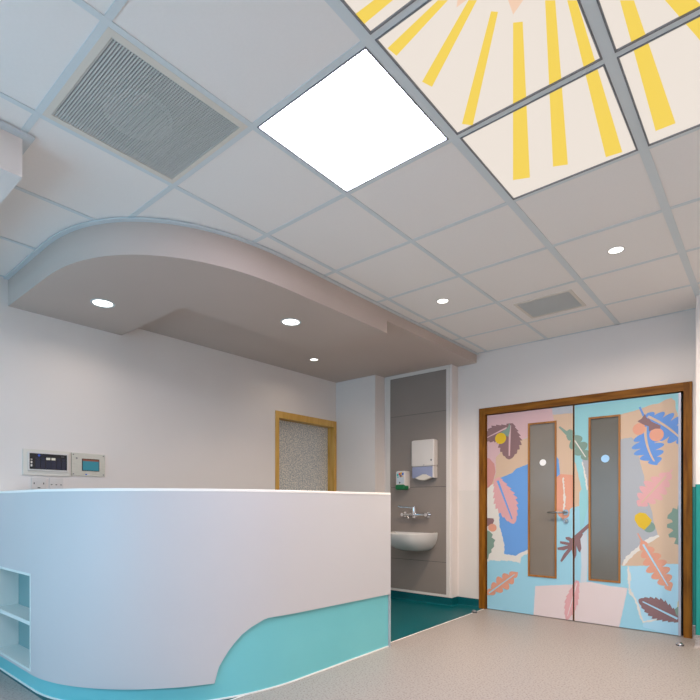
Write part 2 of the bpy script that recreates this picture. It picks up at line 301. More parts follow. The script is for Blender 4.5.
# coved skirtings
def cove(path, m, name, h=.09, r=.022):
    b = MB(); rings = []
    for i, (x, y, nx, ny) in enumerate(path):
        prof = [(.0005, h), (.004, h), (.004, r)] + [(.004 + r - r*math.cos(t*PI/10), r - r*math.sin(t*PI/10)) for t in range(1, 6)] + [(.0005, .0005)]
        rings.append([(x + nx*d, y + ny*d, z) for d, z in prof])
    b.loft(rings, m, True, True); return b.build(name, kind='structure', smooth=True)
cove([(XL+.001, 2.642, 0, -1), (-2.40, 2.642, 1, -1), (-2.40, PY, 1, -1), (-1.537, PY, 1, -1), (-1.537, YB, 1, -1), (FX0-.002, YB, 0, -1)], M['tealf'], 'baseboard_back')
cove([(FX1+.002, YB, 0, -1), (JX, YB, -1, -1), (JX, JY, -1, -1), (X1-.01, JY, 0, -1)], M['floor'], 'baseboard_right', .098, .03)
cove([(XL, -.92, 1, 0), (XL, Y0+.01, 1, 0)], M['floor'], 'baseboard_left', .098, .03)
# ------------------------------------------------------------------ ceiling: tiles and bars on a 600 mm grid
fix = {(-1,-1), (-2,-2), (-1,3), (0,-2), (0,-1), (0,0), (1,-2), (1,-1), (1,0), (1,-5), (2,-4), (3,-1)}
c = MB(); g = MB()
for i in range(-5, 6):
    for j in range(-8, 5):
        if (i, j) in fix: continue
        a0, a1, b0, b1 = max(i*.6, X0), min(i*.6+.6, X1), max(j*.6, Y0), min(j*.6+.6, YB)
        if a1 - a0 < .01 or b1 - b0 < .01: continue
        c.box(a0, a1, b0, b1, H, H+.02, M['ceil'])
ce = c.build('ceiling', kind='structure')
for i in range(-4, 6):
    hw = .019 if i in (0, 1, 2) else .0125
    g.box(i*.6-hw, i*.6+hw, Y0, YB, H-.004, H-.0005, M['bar'])
for j in range(-6, 5): g.box(X0, X1, j*.6-.0125, j*.6+.0125, H-.0035, H-.0005, M['bar'])
g.box(XL, X1, YB-.02, YB, H-.004, H-.0005, M['lip']).box(XL, XL+.02, Y0, YB, H-.004, H-.0005, M['lip'])
g.build('ceiling_grid', ce)
# backing slab above the tiles (the room's own ceiling void is closed)
MB().box(X0-.14, X1+.14, Y0-.14, YB+.14, H+.12, H+.16, M['wall']).build('ceiling_slab', kind='structure')
# ------------------------------------------------------------------ curved bulkhead over the desk
def soffit_path(off=0):
    ax, ay, cx, cy, n = 1.03+off, 1.14+off, -2.35, .355, 2.55
    p = [(-1.32+off, YB-.002)]
    for k in range(41):
        t = k/40*PI/2; ct, st = math.cos(t), math.sin(t)
        p.append((cx + ax*ct**(2/n), cy - ay*st**(2/n)))
    p.append((XL+.001, cy-ay))
    return p
sof = setting('ceiling_soffit')
op = soffit_path()
MB().prism(op + [(XL+.001, YB-.002)], 2.533, H-.005, M['soffit']).build('upper_slab', sof, smooth=True)
low = [(-1.32, 1.357)] + [p for p in op[1:]] + [(XL+.001, .01), (-2.10, .01), (-2.10, 1.357)]
MB().prism(low, 2.438, 2.5328, M['soffit']).build('lower_slab', sof, smooth=True)
lp = soffit_path(.028)
b = MB(); b.prism(lp + op[::-1], H-.014, H-.0045, M['lip']); b.build('edge_trim', sof, smooth=True)
# dropped box at the upper left
b = MB(); b.box(XL+.001, -1.385, Y0+.001, -1.195, 2.455, H-.0145, M['wall']); bk = b.build('ceiling_bulkhead', kind='structure')
b = MB(); b.box(XL+.001, -1.345, Y0+.001, -1.16, H-.014, H-.0045, M['lip']); b.build('edge_trim', bk)
# ------------------------------------------------------------------ double doors
LEAF = {'l': (-1.208, -.371), 'r': (-.363, .459)}
WIN = {'l': (-.786, -.518, .376, 1.853), 'r': (-.240, .018, .387, 1.85)}
LZ0, LZ1 = .006, 1.977
YF = YB+.004
def env(s, n, sh, side):
    e = math.sin(PI * min(1, s*.93 + .07)) ** .6 * (.62 + .75*s if s < .5 else 1.0 - .25*(s-.5))
    ph = (s*n + .15*side) % 1
    if sh == 'r': l = .34 + .66 * (math.sin(PI*ph) ** .55)
    elif sh == 's': l = .78 + .22 * ph
    else: l = 1
    return e * l
def leaf_polys(b, t, w, n, sh, bend):
    B = Vector(b); T = Vector(t); d = T - B; L = d.length; d.normalize(); u = Vector((-d.y, d.x)); N = 14 * n
    mid = lambda s: B + d*(L*s) + u*(bend*4*s*(1-s))
    def pt(s, side):
        q = env(s, n, sh, side)
        fwd = (.10*L/n*3 if sh == 's' else .07*L/n*3) * q * .5
        return mid(s) + d*fwd*math.sin(PI*min(1, s+.0)) + u*(side*w*.5*q)
    quads = []
    for k in range(N):
        s0, s1 = k/N, (k+1)/N
        for side in (1, -1):
            quads.append([tuple(mid(s0)), tuple(mid(s1)), tuple(pt(s1, side)), tuple(pt(s0, side))])
    ribs = []
    for k in range(20):
        s0, s1 = .06 + .84*k/20, .06 + .84*(k+1)/20; r0 = w*.045*(1-.5*s0); r1 = w*.045*(1-.5*s1)
        a, e = mid(s0), mid(s1); ribs.append([tuple(a+u*r0), tuple(e+u*r1), tuple(e-u*r1), tuple(a-u*r0)])
    stem = []
    return quads, ribs
def make_leaf(side, name):
    x0, x1 = LEAF[side]; a0, a1, c0, c1 = WIN[side]
    root = setting(name); root.location = (0, 0, 0)
    m = MB(); base = M['a_base']
    m.box(x0, a0, YF, YF+.044, LZ0, LZ1, base).box(a1, x1, YF, YF+.044, LZ0, LZ1, base)
    m.box(a0, a1, YF, YF+.044, LZ0, c0, base).box(a0, a1, YF, YF+.044, c1, LZ1, base)
    for x in (x0, x1-.003): m.box(x, x+.003, YF-.003, YF+.02, LZ0, LZ1, M['oak'])
    rects = [(x0+.003, a0, LZ0, LZ1), (a1, x1-.003, LZ0, LZ1), (a0, a1, LZ0, c0), (a0, a1, c1, LZ1)]
    y = YF - .0002
    def lay(polys, mt):
        nonlocal y
        y -= .00008
        for q in polys:
            for r in rects:
                z = clip(q, *r)
                if len(z) >= 3: m.face([(p[0], y, p[1]) for p in z], mt)
    for it in ART:
        if it[1] not in (side, 'b'): continue
        mt = M['a_' + it[2]]
        if it[0] == 'P':
            pp = it[3]; am = {'torn': .005, 'blue': .002, 'tan': .002, 'grey': .002, 'bluelt': .002, 'ltpink': .0012}.get(it[2], 0)
            if am and len(pp) > 3:
                q2 = []
                for a, b in zip(pp, pp[1:] + pp[:1]):
                    L_ = math.dist(a, b); n_ = max(1, int(L_/.014)); nx, nz = -(b[1]-a[1])/max(L_, 1e-6), (b[0]-a[0])/max(L_, 1e-6)
                    for k in range(n_):
                        r_ = random.uniform(-am, am) if k else 0
                        q2.append((a[0]+(b[0]-a[0])*k/n_+nx*r_, a[1]+(b[1]-a[1])*k/n_+nz*r_))
                pp = q2
            P = [Vector((p[0], p[1], 0)) for p in pp]
            lay([[(P[k].x, P[k].y) for k in t] for t in tessellate_polygon([P])], mt)
        elif it[0] == 'E':
            cx, cz = it[3]; lay([[(cx + it[4]*math.cos(k*PI/12), cz + it[5]*math.sin(k*PI/12)) for k in range(24)]], mt)
        else:
            q, rb = leaf_polys(it[4], it[5], it[6]*2.5, it[7], it[8], it[9])
            lay(q, mt); lay(rb, M['a_' + it[3]])
    # build without normal recalculation trouble: art faces are double sided anyway
    m.build('leaf_panel', root)
    b = MB(); t = .016
    b.box(a0, a0+t, YF-.008, YF+.02, c0, c1, M['oakbead']).box(a1-t, a1, YF-.008, YF+.02, c0, c1, M['oakbead'])
    b.box(a0+t, a1-t, YF-.008, YF+.02, c0, c0+t, M['oakbead']).box(a0+t, a1-t, YF-.008, YF+.02, c1-t, c1, M['oakbead'])
    b.build('glazing_bead', root)
    pn = MB().box(a0+t, a1-t, YF+.006, YF+.012, c0+t, c1-t, M['glassl' if side == 'l' else 'glassr']).build('pane', root)
    cx, cz = ((-.647, 1.468) if side == 'l' else (-.105, 1.474))
    d = MB().disc((cx, YF+.0052, cz), .031 if side == 'l' else .034, M['stickw' if side == 'l' else 'stickb'], 'y').build('round_sticker', root)
    return root
d1 = make_leaf('l', 'door_1'); d2 = make_leaf('r', 'door_2')
d1['label'] = 'left double door leaf with collage of leaves and white round sticker'
d2['label'] = 'right double door leaf with collage of leaves and pale blue round sticker'
# lever handle on the left leaf
b = MB()
hx, hz = -.436, .996
b.tube([(hx, YF, hz), (hx, YF-.008, hz)], .026, M['handle'], 24)
b.tube([(hx, YF-.006, hz), (hx, YF-.045, hz), (hx-.012, YF-.058, hz), (hx-.03, YF-.06, hz), (hx-.13, YF-.06, hz), (hx-.142, YF-.055, hz), (hx-.145, YF-.04, hz)], .0095, M['handle'])
b.build('lever_handle', d1, smooth=True)
b = MB(); b.tube([(hx, YF, .915), (hx, YF-.008, .915)], .025, M['handle'], 24); b.tube([(hx, YF-.008, .915), (hx, YF-.02, .915)], .012, M['steel'], 16)
b.box(hx-.004, hx+.004, YF-.034, YF-.02, .90, .93, M['handle']); b.build('lock_thumbturn', d1, smooth=True)
# finger guard strip at the hinge side of the right leaf
MB().box(.440, .458, YF-.014, YF-.0045, LZ0, LZ1-.004, M['alu']).build('finger_guard', d2)
# frame
fr = setting('trim_5')
MB().box(FX0, -1.216, YB-.022, YB+.12, 0, FZ, M['oak']).build('jamb', fr)
MB().box(.476, FX1, YB-.022, YB+.12, 0, FZ, M['oak']).build('jamb', fr)
MB().box(-1.216, .476, YB-.022, YB+.12, 1.984, FZ, M['oakh']).build('head', fr)
MB().box(-1.216, .476, YB+.052, YB+.06, 0.0, 1.984, M['dark']).build('door_stop_rebate', fr)
# ------------------------------------------------------------------ door behind the desk
d3 = setting('door_3')
MB().box(XL-.12, XL+.012, DY0-.008, DY0+.04, 0, DZ+.002, M['oakl']).build('jamb', d3)
MB().box(XL-.12, XL+.012, DY1-.045, DY1-.001, 0, DZ+.002, M['oakl']).build('jamb', d3)
MB().box(XL-.12, XL+.012, DY0+.04, DY1-.045, DZ-.07, DZ+.002, M['oakl']).build('head', d3)
MB().box(XL-.105, XL-.092, DY0+.04, DY1-.045, .003, DZ-.07, M['reed']).build('pane', d3)
# ================================================================== RECEPTION DESK
CX, CY = -2.2, .205
def dpath(off):
    R = 1.105 + off; RX = 1.04 + off
    p = [(CX+RX, 1.175 - k*(1.175-CY)/24) for k in range(24)]
    p += [(CX + RX*math.cos(k/56*PI/2), CY - R*math.sin(k/56*PI/2)) for k in range(57)]
    p += [(x, CY-R) for x in (-2.4, -2.6, -2.86, XL+.002)]
    return p
out = dpath(0); inn = dpath(-.018)
cum = [0]
for a, b_ in zip(out, out[1:]): cum.append(cum[-1] + math.dist(a, b_))
SF, SE = 1.182, 1.499          # height steps down along the curve between these
TAB = [(0, .42), (.10, .414), (.18, .403), (.345, .382), (.52, .348), (.656, .306), (.763, .267), (.858, .221), (.927, .186), (.955, .155), (1, .1)]
def zb(s):
    if s <= SF: return .398 + .022 * s / SF
    u = (s - SF) / (SE - SF)
    if u >= 1: return .1
    for (a, za), (b, zc) in zip(TAB, TAB[1:]):
        if a <= u <= b: return za + (zc-za)*(u-a)/(b-a)
# resample densely between SF and SE
def at(path, s):
    for k in range(len(cum)-1):
        if cum[k] <= s <= cum[k+1] + 1e-9:
            t = (s-cum[k])/(cum[k+1]-cum[k]); return (path[k][0] + t*(path[k+1][0]-path[k][0]), path[k][1] + t*(path[k+1][1]-path[k][1]))
ss = sorted(set([round(v, 5) for v in cum if not SF < v < SE] + [round(SF + (SE-SF)*u/40, 5) for u in range(41)]))
desk = thing('reception_desk', 'white and aqua curved reception desk with a shelf niche at its left end', 'reception desk', (-2.0, .2, 0))
DO = (-2.0, .2, 0)
def dbuild(mb, name, sm=False, par=None):
    o = mb.build(name, par or desk, sm); 
    if par is None: o.location = (-DO[0], -DO[1], 0)
    return o
NZ0, NZ1, NX0, NX1 = .115, .675, -2.86, -2.2
ZT = 1.142
m = MB(); w = M['desk']
for a, b2 in zip(ss, ss[1:]):
    p, q, pi, qi = at(out, a), at(out, b2), at(inn, a), at(inn, b2)
    za, zc = zb(a), zb(b2)
    if b2 > SE: za = zc = .1
    niche = NX0 - .001 <= q[0] and p[0] <= NX1 + .001
    spans = [(za, zc, NZ0, NZ0), (NZ1, NZ1, ZT, ZT)] if niche else [(za, zc, ZT, ZT)]
    for (l0, l1, h0, h1) in spans:
        m.face([(*p, l0), (*q, l1), (*q, h1), (*p, h0)], w)
        m.face([(*pi, l0), (*qi, l1), (*qi, h1), (*pi, h0)], w)
        m.face([(*p, l0), (*q, l1), (*qi, l1), (*pi, l0)], w)
        m.face([(*p, h0), (*q, h1), (*qi, h1), (*pi, h0)], w)
for s_ in (0, cum[-1]):
    p, pi = at(out, s_), at(inn, s_); m.face([(*p, zb(s_)), (*p, ZT), (*pi, ZT), (*pi, zb(s_))], w)
dbuild(m, 'front_panel', True)
# aqua plinth body
m = MB(); o2 = dpath(-.0185); i2 = dpath(-.05)
for k in range(len(o2)-1):
    p, q, pi, qi = o2[k], o2[k+1], i2[k], i2[k+1]; h0 = .1 if cum[k] > SE + .15 else .46; h1 = h0
    for (u, v) in ((p, q), (pi, qi)): m.face([(*u, 0.001), (*v, 0.001), (*v, h1), (*u, h0)], M['aqua'])
    m.face([(*p, h0), (*q, h1), (*qi, h1), (*pi, h0)], M['aqua'])
m.face([(*o2[0], .001), (*i2[0], .001), (*i2[0], .46), (*o2[0], .46)], M['aqua'])
dbuild(m, 'plinth', True)
m = MB(); o3 = dpath(-.012); i3 = dpath(-.0185)
m.loft([[(*p, .0008), (*p, .009), (*q, .009)] for p, q in zip(o3, i3)], M['cope'], True, True, closed=False)
dbuild(m, 'floor_trim', True)
# inner lining and coping
m = MB(); a_, b_ = dpath(-.15), dpath(-.168)
m.loft([[(*p, .001), (*p, ZT), (*q, ZT), (*q, .001)] for p, q in zip(a_, b_)], M['desk'], True, True)
dbuild(m, 'inner_lining', True)
m = MB(); a_, b_ = dpath(.002), dpath(-.17)
m.loft([[(*p, ZT), (*p, ZT+.012), (*[p[j]*.985+q[j]*.015 for j in (0, 1)], ZT+.0145), (*q, ZT+.0145), (*q, ZT)] for p, q in zip(a_, b_)], M['cope'], True, True)
dbuild(m, 'coping', True)
dbuild(MB().box(-1.33, -1.161, 1.1755, 1.182, .001, ZT+.0145, M['desk']), 'end_panel')
# shelf niche
yf, yb = CY-1.105, CY-1.105+.135
m = MB(); t = .014; s_ = M['shelf']
m.box(NX0, NX1, yb, yb+.01, NZ0, NZ1, M['shelfback_shade']); 
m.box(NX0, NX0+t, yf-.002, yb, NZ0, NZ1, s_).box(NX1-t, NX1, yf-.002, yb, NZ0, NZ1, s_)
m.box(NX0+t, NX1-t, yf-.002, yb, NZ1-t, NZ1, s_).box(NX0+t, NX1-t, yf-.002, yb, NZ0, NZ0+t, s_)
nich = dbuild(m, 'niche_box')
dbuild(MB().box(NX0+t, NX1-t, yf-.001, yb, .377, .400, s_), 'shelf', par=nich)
# ================================================================== WASH AREA
wp = thing('splashback', 'tall grey laminate splashback panel in white edging behind the wash basin', 'wall panel', (-1.95, PY, .09))
def rel(mb, name, par, sm=False):
    o = mb.build(name, par, sm); o.location = -Vector(par.location); return o
PX0, PX1, PZ0, PZ1 = -2.312, -1.595, .118, 2.492
m = MB(); zs = [PZ0, .457, 1.258, 2.059, PZ1]
for a, b in zip(zs, zs[1:]): m.box(PX0, PX1, PY-.008, PY-.001, a+.002, b-.002, M['panel'])
m.box(PX0, PX1, PY-.004, PY-.001, PZ0, PZ1, M['seam'])
rel(m, 'panel_sheet', wp)
m = MB()
m.box(-2.372, PX0-.001, PY-.012, PY-.0005, .092, 2.53, M['clad']).box(PX1+.001, -1.560, PY-.012, PY-.0005, .092, 2.53, M['clad'])
m.box(PX0-.001, PX1+.001, PY-.012, PY-.0005, .092, PZ0, M['clad']).box(PX0-.001, PX1+.001, PY-.012, PY-.0005, PZ1, 2.53, M['clad'])
rel(m, 'edging', wp)
WY = PY - .0085
# basin
bc = -1.955
ba = thing('wash_basin', 'white ceramic wall-hung wash basin below the chrome tap', 'basin', (bc, WY, .57))
def dshape(a, b, z, ys=0, n=36):
    o = []
    for k in range(n+1):
        t = PI*k/n; o.append((bc + a*math.copysign(abs(math.cos(t))**.72, math.cos(t)), WY - ys - b*math.sin(t)**.72, z))
    return o
A, B = .258, .40
rings = [dshape(.08, .10, .565), dshape(.15, .20, .572), dshape(.195, .29, .600), dshape(.232, .355, .645), dshape(.252, .388, .70), dshape(A, B, .748), dshape(A, B, .762), dshape(A-.008, B-.008, .768),
         dshape(A-.03, B-.105, .766, .075), dshape(A-.045, B-.12, .745, .08), dshape(A-.08, B-.16, .68, .09), dshape(.10, .14, .635, .12), dshape(.03, .04, .63, .17)]
rel(MB().loft(rings, M['ceram'], True, True), 'bowl', ba, True)
rel(MB().tube([(bc, WY-.19, .632), (bc, WY-.19, .637)], .022, M['chrome'], 20), 'waste', ba, True)
# tap
tx, tz = -1.955, .957
tp = thing('wall_tap', 'chrome wall-mounted lever mixer tap above the white basin', 'tap', (tx, WY, tz))
m = MB()
for x in (-2.105, -1.805):
    m.tube([(x, WY, tz), (x, WY-.01, tz)], .03, M['chrome'], 20); m.tube([(x, WY-.01, tz), (x, WY-.055, tz)], .014, M['chrome'])
    m.tube([(x, WY-.04, tz), (x, WY-.072, tz)], .02, M['chrome'])
m.tube([(-2.12, WY-.055, tz), (-2.02, WY-.055, tz), (-1.99, WY-.06, tz), (-1.92, WY-.06, tz), (-1.89, WY-.055, tz), (-1.79, WY-.055, tz)], [.013, .013, .024, .024, .013, .013], M['chrome'], 16)
m.tube([(tx, WY-.06, tz-.035), (tx, WY-.06, tz+.05), (tx, WY-.06, tz+.085)], [.022, .024, .02], M['chrome'], 18)
rel(m, 'valve_body', tp, True)
rel(MB().tube([(tx, WY-.06, tz-.01), (tx, WY-.12, tz-.005), (tx, WY-.17, tz-.012), (tx, WY-.18, tz-.045)], [.014, .012, .011, .011], M['chrome'], 14), 'spout', tp, True)
rel(MB().tube([(tx, WY-.06, tz+.072), (tx-.06, WY-.085, tz+.078), (tx-.15, WY-.105, tz+.082), (tx-.175, WY-.11, tz+.094)], [.011, .007, .006, .008], M['chrome'], 12), 'lever', tp, True)
# paper towel dispenser
dx0, dx1, dz0, dz1 = -1.983, -1.700, 1.340, 1.762
td = thing('towel_dispenser', 'large white paper towel dispenser with smoky clear lower window on grey panel', 'towel dispenser', (-1.82, WY, dz0))
yf = WY-.075
rel(MB().rbox(dx0, dx1, yf, WY, dz0+.135, dz1, M['white'], .022, 5), 'housing', td, True)
rel(MB().rbox(dx0+.004, dx1-.02, yf+.008, WY, dz0+.012, dz0+.1345, M['smoke'], .014, 4), 'clear_window', td, True)
m = MB(); m.box(dx1-.0195, dx1-.002, yf+.004, WY, dz0+.012, dz0+.134, M['white'])
q = [(dx0+.05, dz0+.014), (dx0+.10, dz0-.006), (-1.82, dz0-.014), (dx1-.10, dz0-.006), (dx1-.03, dz0+.014), (-1.80, dz0+.05), (-1.84, dz0+.05)]
m.loft([[(x, yf+.001, z) for x, z in q], [(x, yf+.04, z) for x, z in q]], M['cream'], True, True)
rel(m, 'outlet_lip', td, True)
rel(MB().tube([(dx1-.032, yf+.002, dz0+.20), (dx1-.032, yf-.004, dz0+.20)], .010, M['grey'], 16), 'lock', td, True)
rel(MB().box(-1.835, -1.815, yf-.001, yf+.002, dz0+.148, dz0+.153, M['grey']), 'badge', td)
# soap dispenser
sx0, sx1, sz0, sz1 = -2.168, -2.048, 1.228, 1.436
so = thing('soap_dispenser', 'small white soap dispenser with green push bar and colourful front label', 'soap dispenser', (-2.108, WY, sz0))
yf = WY-.10
rel(MB().rbox(sx0, sx1, yf, WY, sz0+.012, sz1, M['white'], .018, 4), 'housing', so, True)
rel(MB().rbox(sx0-.002, sx1+.002, yf-.014, WY-.03, sz0, sz0+.06, M['soapg'], .022, 4), 'push_bar', so, True)
m = MB(); y = yf-.0006
def rr(x0, x1, z0, z1, mt):
    m.face([(x0, y, z0), (x1, y, z0), (x1, y, z1), (x0, y, z1)], mt)
sw = sx1-sx0
rr(sx0+.012, sx1-.012, sz0+.068, sz1-.012, M['a_pale']); y -= .0003
for fx, fz, mt, r in ((.22, .80, 'a_steal', .014), (.42, .84, 'a_sred', .013), (.60, .88, 'a_syel', .013), (.78, .84, 'a_sblue', .013), (.55, .74, 'a_maroon', .016), (.25, .68, 'a_steal', .009), (.72, .72, 'a_syel', .008)):
    y -= .0002; m.disc((sx0+sw*fx, y, sz0+.208*fz), r, M[mt], 'y', 14)
m.disc((sx0+sw*.45, y-.0002, sz0+.08), .014, M['black'], 'y', 3)
rel(m, 'front_label', so)
# ================================================================== DEVICES ON THE WALL BEHIND THE DESK
X = XL
def ybox(mb, x1, y0, y1, z0, z1, m, x0=None): mb.box(x0 if x0 is not None else X, x1, y0, y1, z0, z1, m)
nc = thing('control_panel', 'cream framed black switch panel with two lit keys, left of the steel screen plate', 'control panel', (X, -.54, 1.28))
m = MB(); ybox(m, X+.012, -.697, -.385, 1.279, 1.463, M['cream']); rel(m, 'back_plate', nc)
m = MB(); ybox(m, X+.022, -.668, -.402, 1.312, 1.322, M['white']); ybox(m, X+.022, -.668, -.402, 1.435, 1.445, M['white']); ybox(m, X+.022, -.668, -.660, 1.322, 1.435, M['white']); ybox(m, X+.022, -.410, -.402, 1.322, 1.435, M['white']); rel(m, 'bezel', nc)
m = MB(); ybox(m, X+.018, -.660, -.410, 1.322, 1.435, M['black']); rel(m, 'black_fascia', nc)
fx = X+.0182
for k in range(6):
    y0 = -.622 + k*.0345; lit = k in (2, 3)
    m = MB(); m.box(fx, fx+.003, y0, y0+.03, 1.327, 1.388, M['key']); rel(m, 'key', nc)
    m = MB(); m.box(fx, fx+.003, y0+.002, y0+.028, 1.392, 1.408, M['keyon' if lit else 'grey' if False else 'key']); rel(m, 'lit_key' if lit else 'key', nc)
m = MB()
for z in (1.340, 1.363, 1.388): m.box(fx, fx+.003, -.652, -.642, z, z+(.016 if z < 1.38 else .006), M['white'])
rel(m, 'indicator', nc)
m = MB(); m.disc((fx+.001, -.598, 1.421), .008, M['bluedot'], 'x', 16); rel(m, 'emblem', nc); rel(MB().box(fx, fx+.001, -.583, -.545, 1.419, 1.423, M['key']), 'marking', nc); rel(MB().box(fx, fx+.001, -.45, -.43, 1.419, 1.422, M['grey']), 'marking', nc)
su = thing('wall_screen', 'brushed steel wall plate with a small teal touch screen', 'touch screen', (X, -.25, 1.288))
m = MB(); ybox(m, X+.010, -.375, -.125, 1.288, 1.460, M['steel']); rel(m, 'steel_plate', su)
fx = X+.0102
m = MB(); m.box(fx, fx+.002, -.300, -.170, 1.326, 1.420, M['black']); m.box(fx+.002, fx+.0024, -.295, -.175, 1.331, 1.402, M['screen']); m.box(fx+.002, fx+.0024, -.295, -.175, 1.402, 1.415, M['screenr']); rel(m, 'display', su)
for yy, zz in ((-.362, 1.301), (-.138, 1.301), (-.362, 1.447), (-.138, 1.447)):
    rel(MB().tube([(fx, yy, zz), (fx+.003, yy, zz)], .005, M['grey'], 12), 'screw', su)
rel(MB().tube([(fx, -.338, 1.42), (fx+.001, -.338, 1.42)], .007, M['grey'], 12), 'sensor', su)
rel(MB().box(fx, fx+.0006, -.275, -.262, 1.296, 1.304, M['a_sblue']), 'emblem', su); rel(MB().box(fx, fx+.0006, -.260, -.243, 1.297, 1.303, M['a_pale']), 'emblem', su)
def socket(y0, y1, label, kind):
    s = thing('wall_socket', label, 'wall socket', (X, (y0+y1)/2, 1.17), 'white outlets behind the desk')
    rel(MB().box(X, X+.009, y0, y1, 1.170, 1.262, M['white']), 'face_plate', s)
    m = MB(); f = X+.0092; c = (y0+y1)/2
    hs = [(c-.034, c-.028, 1.215, 1.228), (c+.028, c+.034, 1.215, 1.228), (c-.009, c+.009, 1.187, 1.193)] if kind else [(c+d-.006, c+d+.006, 1.212, 1.217) for d in (-.032, 0, .032)]
    for h in hs: rel(MB().box(f, f+.0006, *h, M['dark']), 'socket_hole', s)
socket(-.644, -.547, 'white socket with three dark holes below the black switch panel', 1)
socket(-.527, -.433, 'white outlet plate with a row of small slots, nearer the steel screen', 0)
# ================================================================== CEILING LIGHTS
def tile_light(i, j, label, art=False, group='large lit ceiling panels'):
    x, y = i*.6, j*.6
    t = thing('ceiling_light', label, 'ceiling light', (x+.3, y+.3, H-.002), group)
    a, b, c_, d = x+.0195 if i in (0, 1, 2) else x+.0125, x+.6-(.0195 if i+1 in (0, 1, 2) else .0125), y+.0125, y+.5875
    w = .006
    m = MB(); z0, z1 = H-.006, H+.02
    m.box(a, a+w, c_, d, z0, z1, M['bezel']).box(b-w, b, c_, d, z0, z1, M['bezel']).box(a+w, b-w, c_, c_+w, z0, z1, M['bezel']).box(a+w, b-w, d-w, d, z0, z1, M['bezel'])
    rel(m, 'bezel', t)
    m = MB(); m.box(a+w, b-w, c_+w, d-w, H, H+.018, M['ledcream' if art else 'led'])
    if art:
        R = (a+w, b-w, c_+w, d-w); sx, sy = .60, -.674
        def lay(poly, mt, z):
            q = clip(poly, *R)
            if len(q) >= 3: m.face([(p[0], p[1], z) for p in q], mt)
        for q4 in RAYQ: lay(q4, M['ledyel'], H-.0006)
        for an, r0, r1, w0, w1 in RAYS:
            t_ = math.radians(an); u = (math.cos(t_), math.sin(t_)); n = (-u[1], u[0])
            lay([(sx+u[0]*r0+n[0]*w0/2, sy+u[1]*r0+n[1]*w0/2), (sx+u[0]*r1+n[0]*w1/2, sy+u[1]*r1+n[1]*w1/2), (sx+u[0]*r1-n[0]*w1/2, sy+u[1]*r1-n[1]*w1/2), (sx+u[0]*r0-n[0]*w0/2, sy+u[1]*r0-n[1]*w0/2)], M['ledyel'], H-.0006)
        for an in range(0, 360, 30):
            t_ = math.radians(an+2.6); u = (math.cos(t_), math.sin(t_)); n = (-u[1], u[0])
            lay([(sx+u[0]*.24+n[0]*.06, sy+u[1]*.24+n[1]*.06), (sx+u[0]*.362, sy+u[1]*.362), (sx+u[0]*.24-n[0]*.06, sy+u[1]*.24-n[1]*.06)], M['ledpeach'], H-.0006)
        lay([(sx+.22*math.cos(k*PI/20), sy+.22*math.sin(k*PI/20)) for k in range(40)], M['ledyel'], H-.0006)
    rel(m, 'diffuser', t)
    return t
RAYQ = [[(.031,-.531),(.038,-.487),(.27,-.545),(.246,-.565)], [(.048,-.336),(.064,-.292),(.338,-.487),(.318,-.504)], [(.062,-.051),(.092,-.015),(.372,-.409),(.356,-.425)],
        [(.079,.437),(.148,.471),(.419,-.326),(.394,-.343)], [(.258,.462),(.315,.491),(.522,-.33),(.498,-.35)], [(.46,.55),(.524,.561),(.573,-.286),(.55,-.306)], [(.659,.51),(.729,.512),(.707,-.172),(.674,-.2)],
        [(.905,.33),(.985,.31),(.775,-.26),(.742,-.245)]]
RAYS = [(50,.37,.83,.03,.06), (34,.36,.70,.03,.055), (18,.36,.62,.03,.05), (2,.36,.6,.03,.045), (-15,.36,.6,.03,.045), (-33,.36,.66,.03,.045), (-50,.36,.8,.03,.05), (-66,.37,1.1,.03,.06), (-76,.37,1.19,.032,.06), (-90,.37,1.2,.033,.06), (-104,.37,1.19,.03,.06), (-114,.37,1.1,.03,.06), (-130,.36,.8,.03,.05), (-148,.36,.65,.03,.045), (-165,.36,.6,.03,.045), (180,.36,.58,.03,.045)]
tile_light(-1, -1, 'plain white square lit ceiling panel beside the sunburst panels')
tile_light(0, -1, 'lit ceiling panel with most of the sunburst rays and peach spike tip', True)
tile_light(0, 0, 'lit sunburst panel nearest the doors, left one, with three yellow ray ends', True)
tile_light(1, 0, 'lit sunburst panel nearest the doors, right one, cut by the right edge of the photo', True)
tile_light(1, -1, 'lit sunburst panel in the top right corner of the photo', True)
tile_light(0, -2, 'lit sunburst panel at the top, a small corner with one yellow ray end', True)
tile_light(1, -2, 'lit sunburst panel furthest from the doors', True)
tile_light(1, -5, 'added unseen lit ceiling panel over the window side of the room')  # unseen panel added to raise the room's light level
tile_light(2, -4, 'added unseen lit ceiling panel near the windows on the right')  # also added out of view for more room light
tile_light(3, -1, 'added unseen lit ceiling panel right of the sunburst')  # out-of-view panel, added as extra lighting
